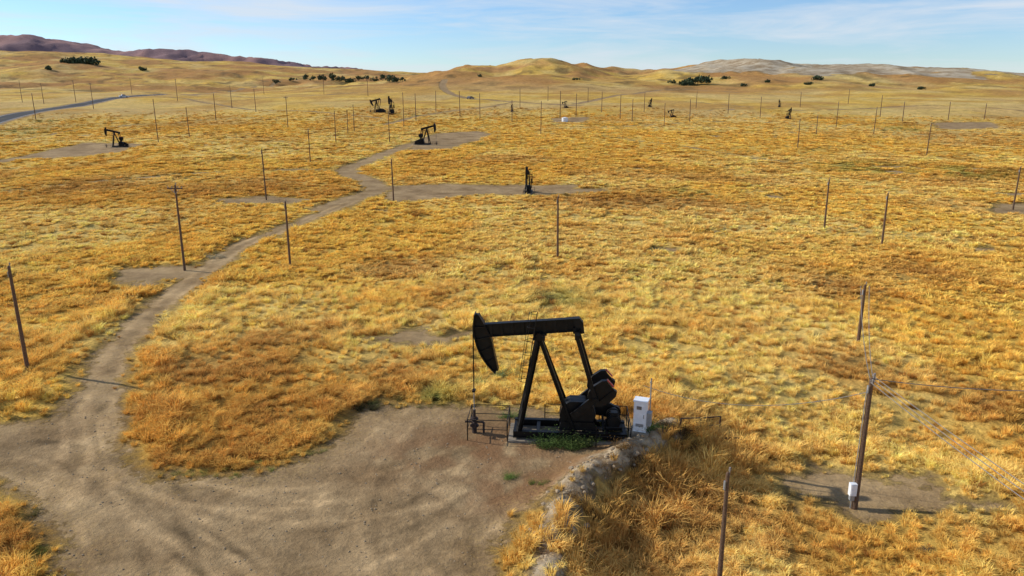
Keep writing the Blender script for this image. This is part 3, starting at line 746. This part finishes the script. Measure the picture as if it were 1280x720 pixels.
# ------------------------------------------------------------ vehicles
def car(name,u,v,rz,col,pick=False):
    g=G(u,v); z=float(H(*g)); b=MB()
    body=[(-2.3,.45),(2.3,.45),(2.35,.8),(2.25,1.0),(1.1,1.08),(.45,1.7),(-.9,1.75),(-1.2,1.1),(-2.25,1.1),(-2.35,.8)] if pick else [(-2.2,.4),(2.2,.4),(2.25,.75),(2.1,.92),(1.1,1.0),(.5,1.45),(-1.2,1.48),(-1.8,1.05),(-2.2,.95)]
    b.prism(body,-.88,.88,0)
    gl=[(.95,1.1),(.42,1.6),(-.85,1.65),(-1.05,1.12)] if pick else [(.95,1.02),(.45,1.38),(-1.1,1.4),(-1.5,1.04)]
    b.prism(gl,-.895,.895,1)
    for x in(-1.4,1.4):
        for y in(-.8,.8): b.cyl((x,y-.12,.36),(x,y+.12,.36),.36,n=14,mat=2); b.cyl((x,y-.13,.36),(x,y+.13,.36),.18,n=10,mat=3)
    obj(name,b.mesh(name,[simple(name+'_paint',col,.3),simple('window_glass',(.03,.035,.04),.1),simple('tyre_rubber',(.03,.03,.03)),GREY]),(g[0],g[1],z+.02),math.radians(rz),1.15)
car('pickup_truck',155,122,35,(.6,.6,.62),True); car('car',588,124,60,(.12,.12,.13))
b=MB(); g=G(706,152); b.cyl((0,0,0),(0,0,1.5),1.2,n=20); b.cyl((0,0,1.5),(0,0,1.75),1.2,.2,20); b.cyl((1.2,0,.3),(2,0,.3),.08,n=6,mat=1); obj('storage_tank',b.mesh('storage_tank',[WHITE,GREY]),(g[0],g[1],float(H(*g))))

# ------------------------------------------------------------ light, sky, camera
EL=math.radians(28); S=Vector((-1,.33,0)).normalized()*math.cos(EL)+Vector((0,0,math.sin(EL)))
sl=bpy.data.lights.new('sun','SUN'); sl.energy=5.0; sl.angle=math.radians(.53); sl.color=(1,.95,.85)
so=bpy.data.objects.new('sun',sl); so.rotation_euler=S.to_track_quat('Z','Y').to_euler(); so.location=(-60,20,60); scene.collection.objects.link(so)
W=bpy.data.worlds.new('World'); scene.world=W; W.use_nodes=True; nt=W.node_tree; nt.nodes.clear(); L=nt.links.new
out=N(nt,'ShaderNodeOutputWorld'); bg=N(nt,'ShaderNodeBackground'); bg.inputs[1].default_value=.125
sk=N(nt,'ShaderNodeTexSky',sky_type='NISHITA'); sk.sun_disc=False; sk.sun_elevation=EL; sk.sun_rotation=math.atan2(S.x,S.y); sk.air_density=1.0; sk.dust_density=0.0; sk.ozone_density=3.0; sk.altitude=300
ml=N(nt,'ShaderNodeMix',data_type='RGBA',blend_type='MULTIPLY'); ml.inputs[0].default_value=1; ml.inputs[7].default_value=(.78,.93,1.18,1); L(sk.outputs[0],ml.inputs[6])
tc=N(nt,'ShaderNodeTexCoord'); mp=N(nt,'ShaderNodeMapping'); mp.inputs['Scale'].default_value=(1.3,1.3,13); mp.inputs['Rotation'].default_value=(0.03,.16,.9); L(tc.outputs['Generated'],mp.inputs[0])
no=N(nt,'ShaderNodeTexNoise'); no.inputs['Scale'].default_value=2.6; no.inputs['Detail'].default_value=9; no.inputs['Roughness'].default_value=.6; no.inputs['Distortion'].default_value=.7; L(mp.outputs[0],no.inputs['Vector'])
mr=N(nt,'ShaderNodeMapRange'); mr.inputs[1].default_value=.42; mr.inputs[2].default_value=.68; mr.inputs[4].default_value=.8; L(no.outputs[0],mr.inputs[0])
mx=N(nt,'ShaderNodeMix',data_type='RGBA'); mx.inputs[7].default_value=(5.8,6.3,6.9,1); L(mr.outputs[0],mx.inputs[0]); L(ml.outputs[2],mx.inputs[6])
L(mx.outputs[2],bg.inputs[0]); L(bg.outputs[0],out.inputs[0])
cam=bpy.data.cameras.new('camera'); cam.sensor_width=36; cam.lens=36*F/1280; cam.clip_start=.5; cam.clip_end=60000
co=bpy.data.objects.new('camera',cam); co.location=(0,0,CAMH); co.rotation_euler=(math.pi/2-PITCH,0,0); scene.collection.objects.link(co); scene.camera=co
scene.view_settings.view_transform='Standard'; scene.view_settings.look='None'; scene.view_settings.exposure=0
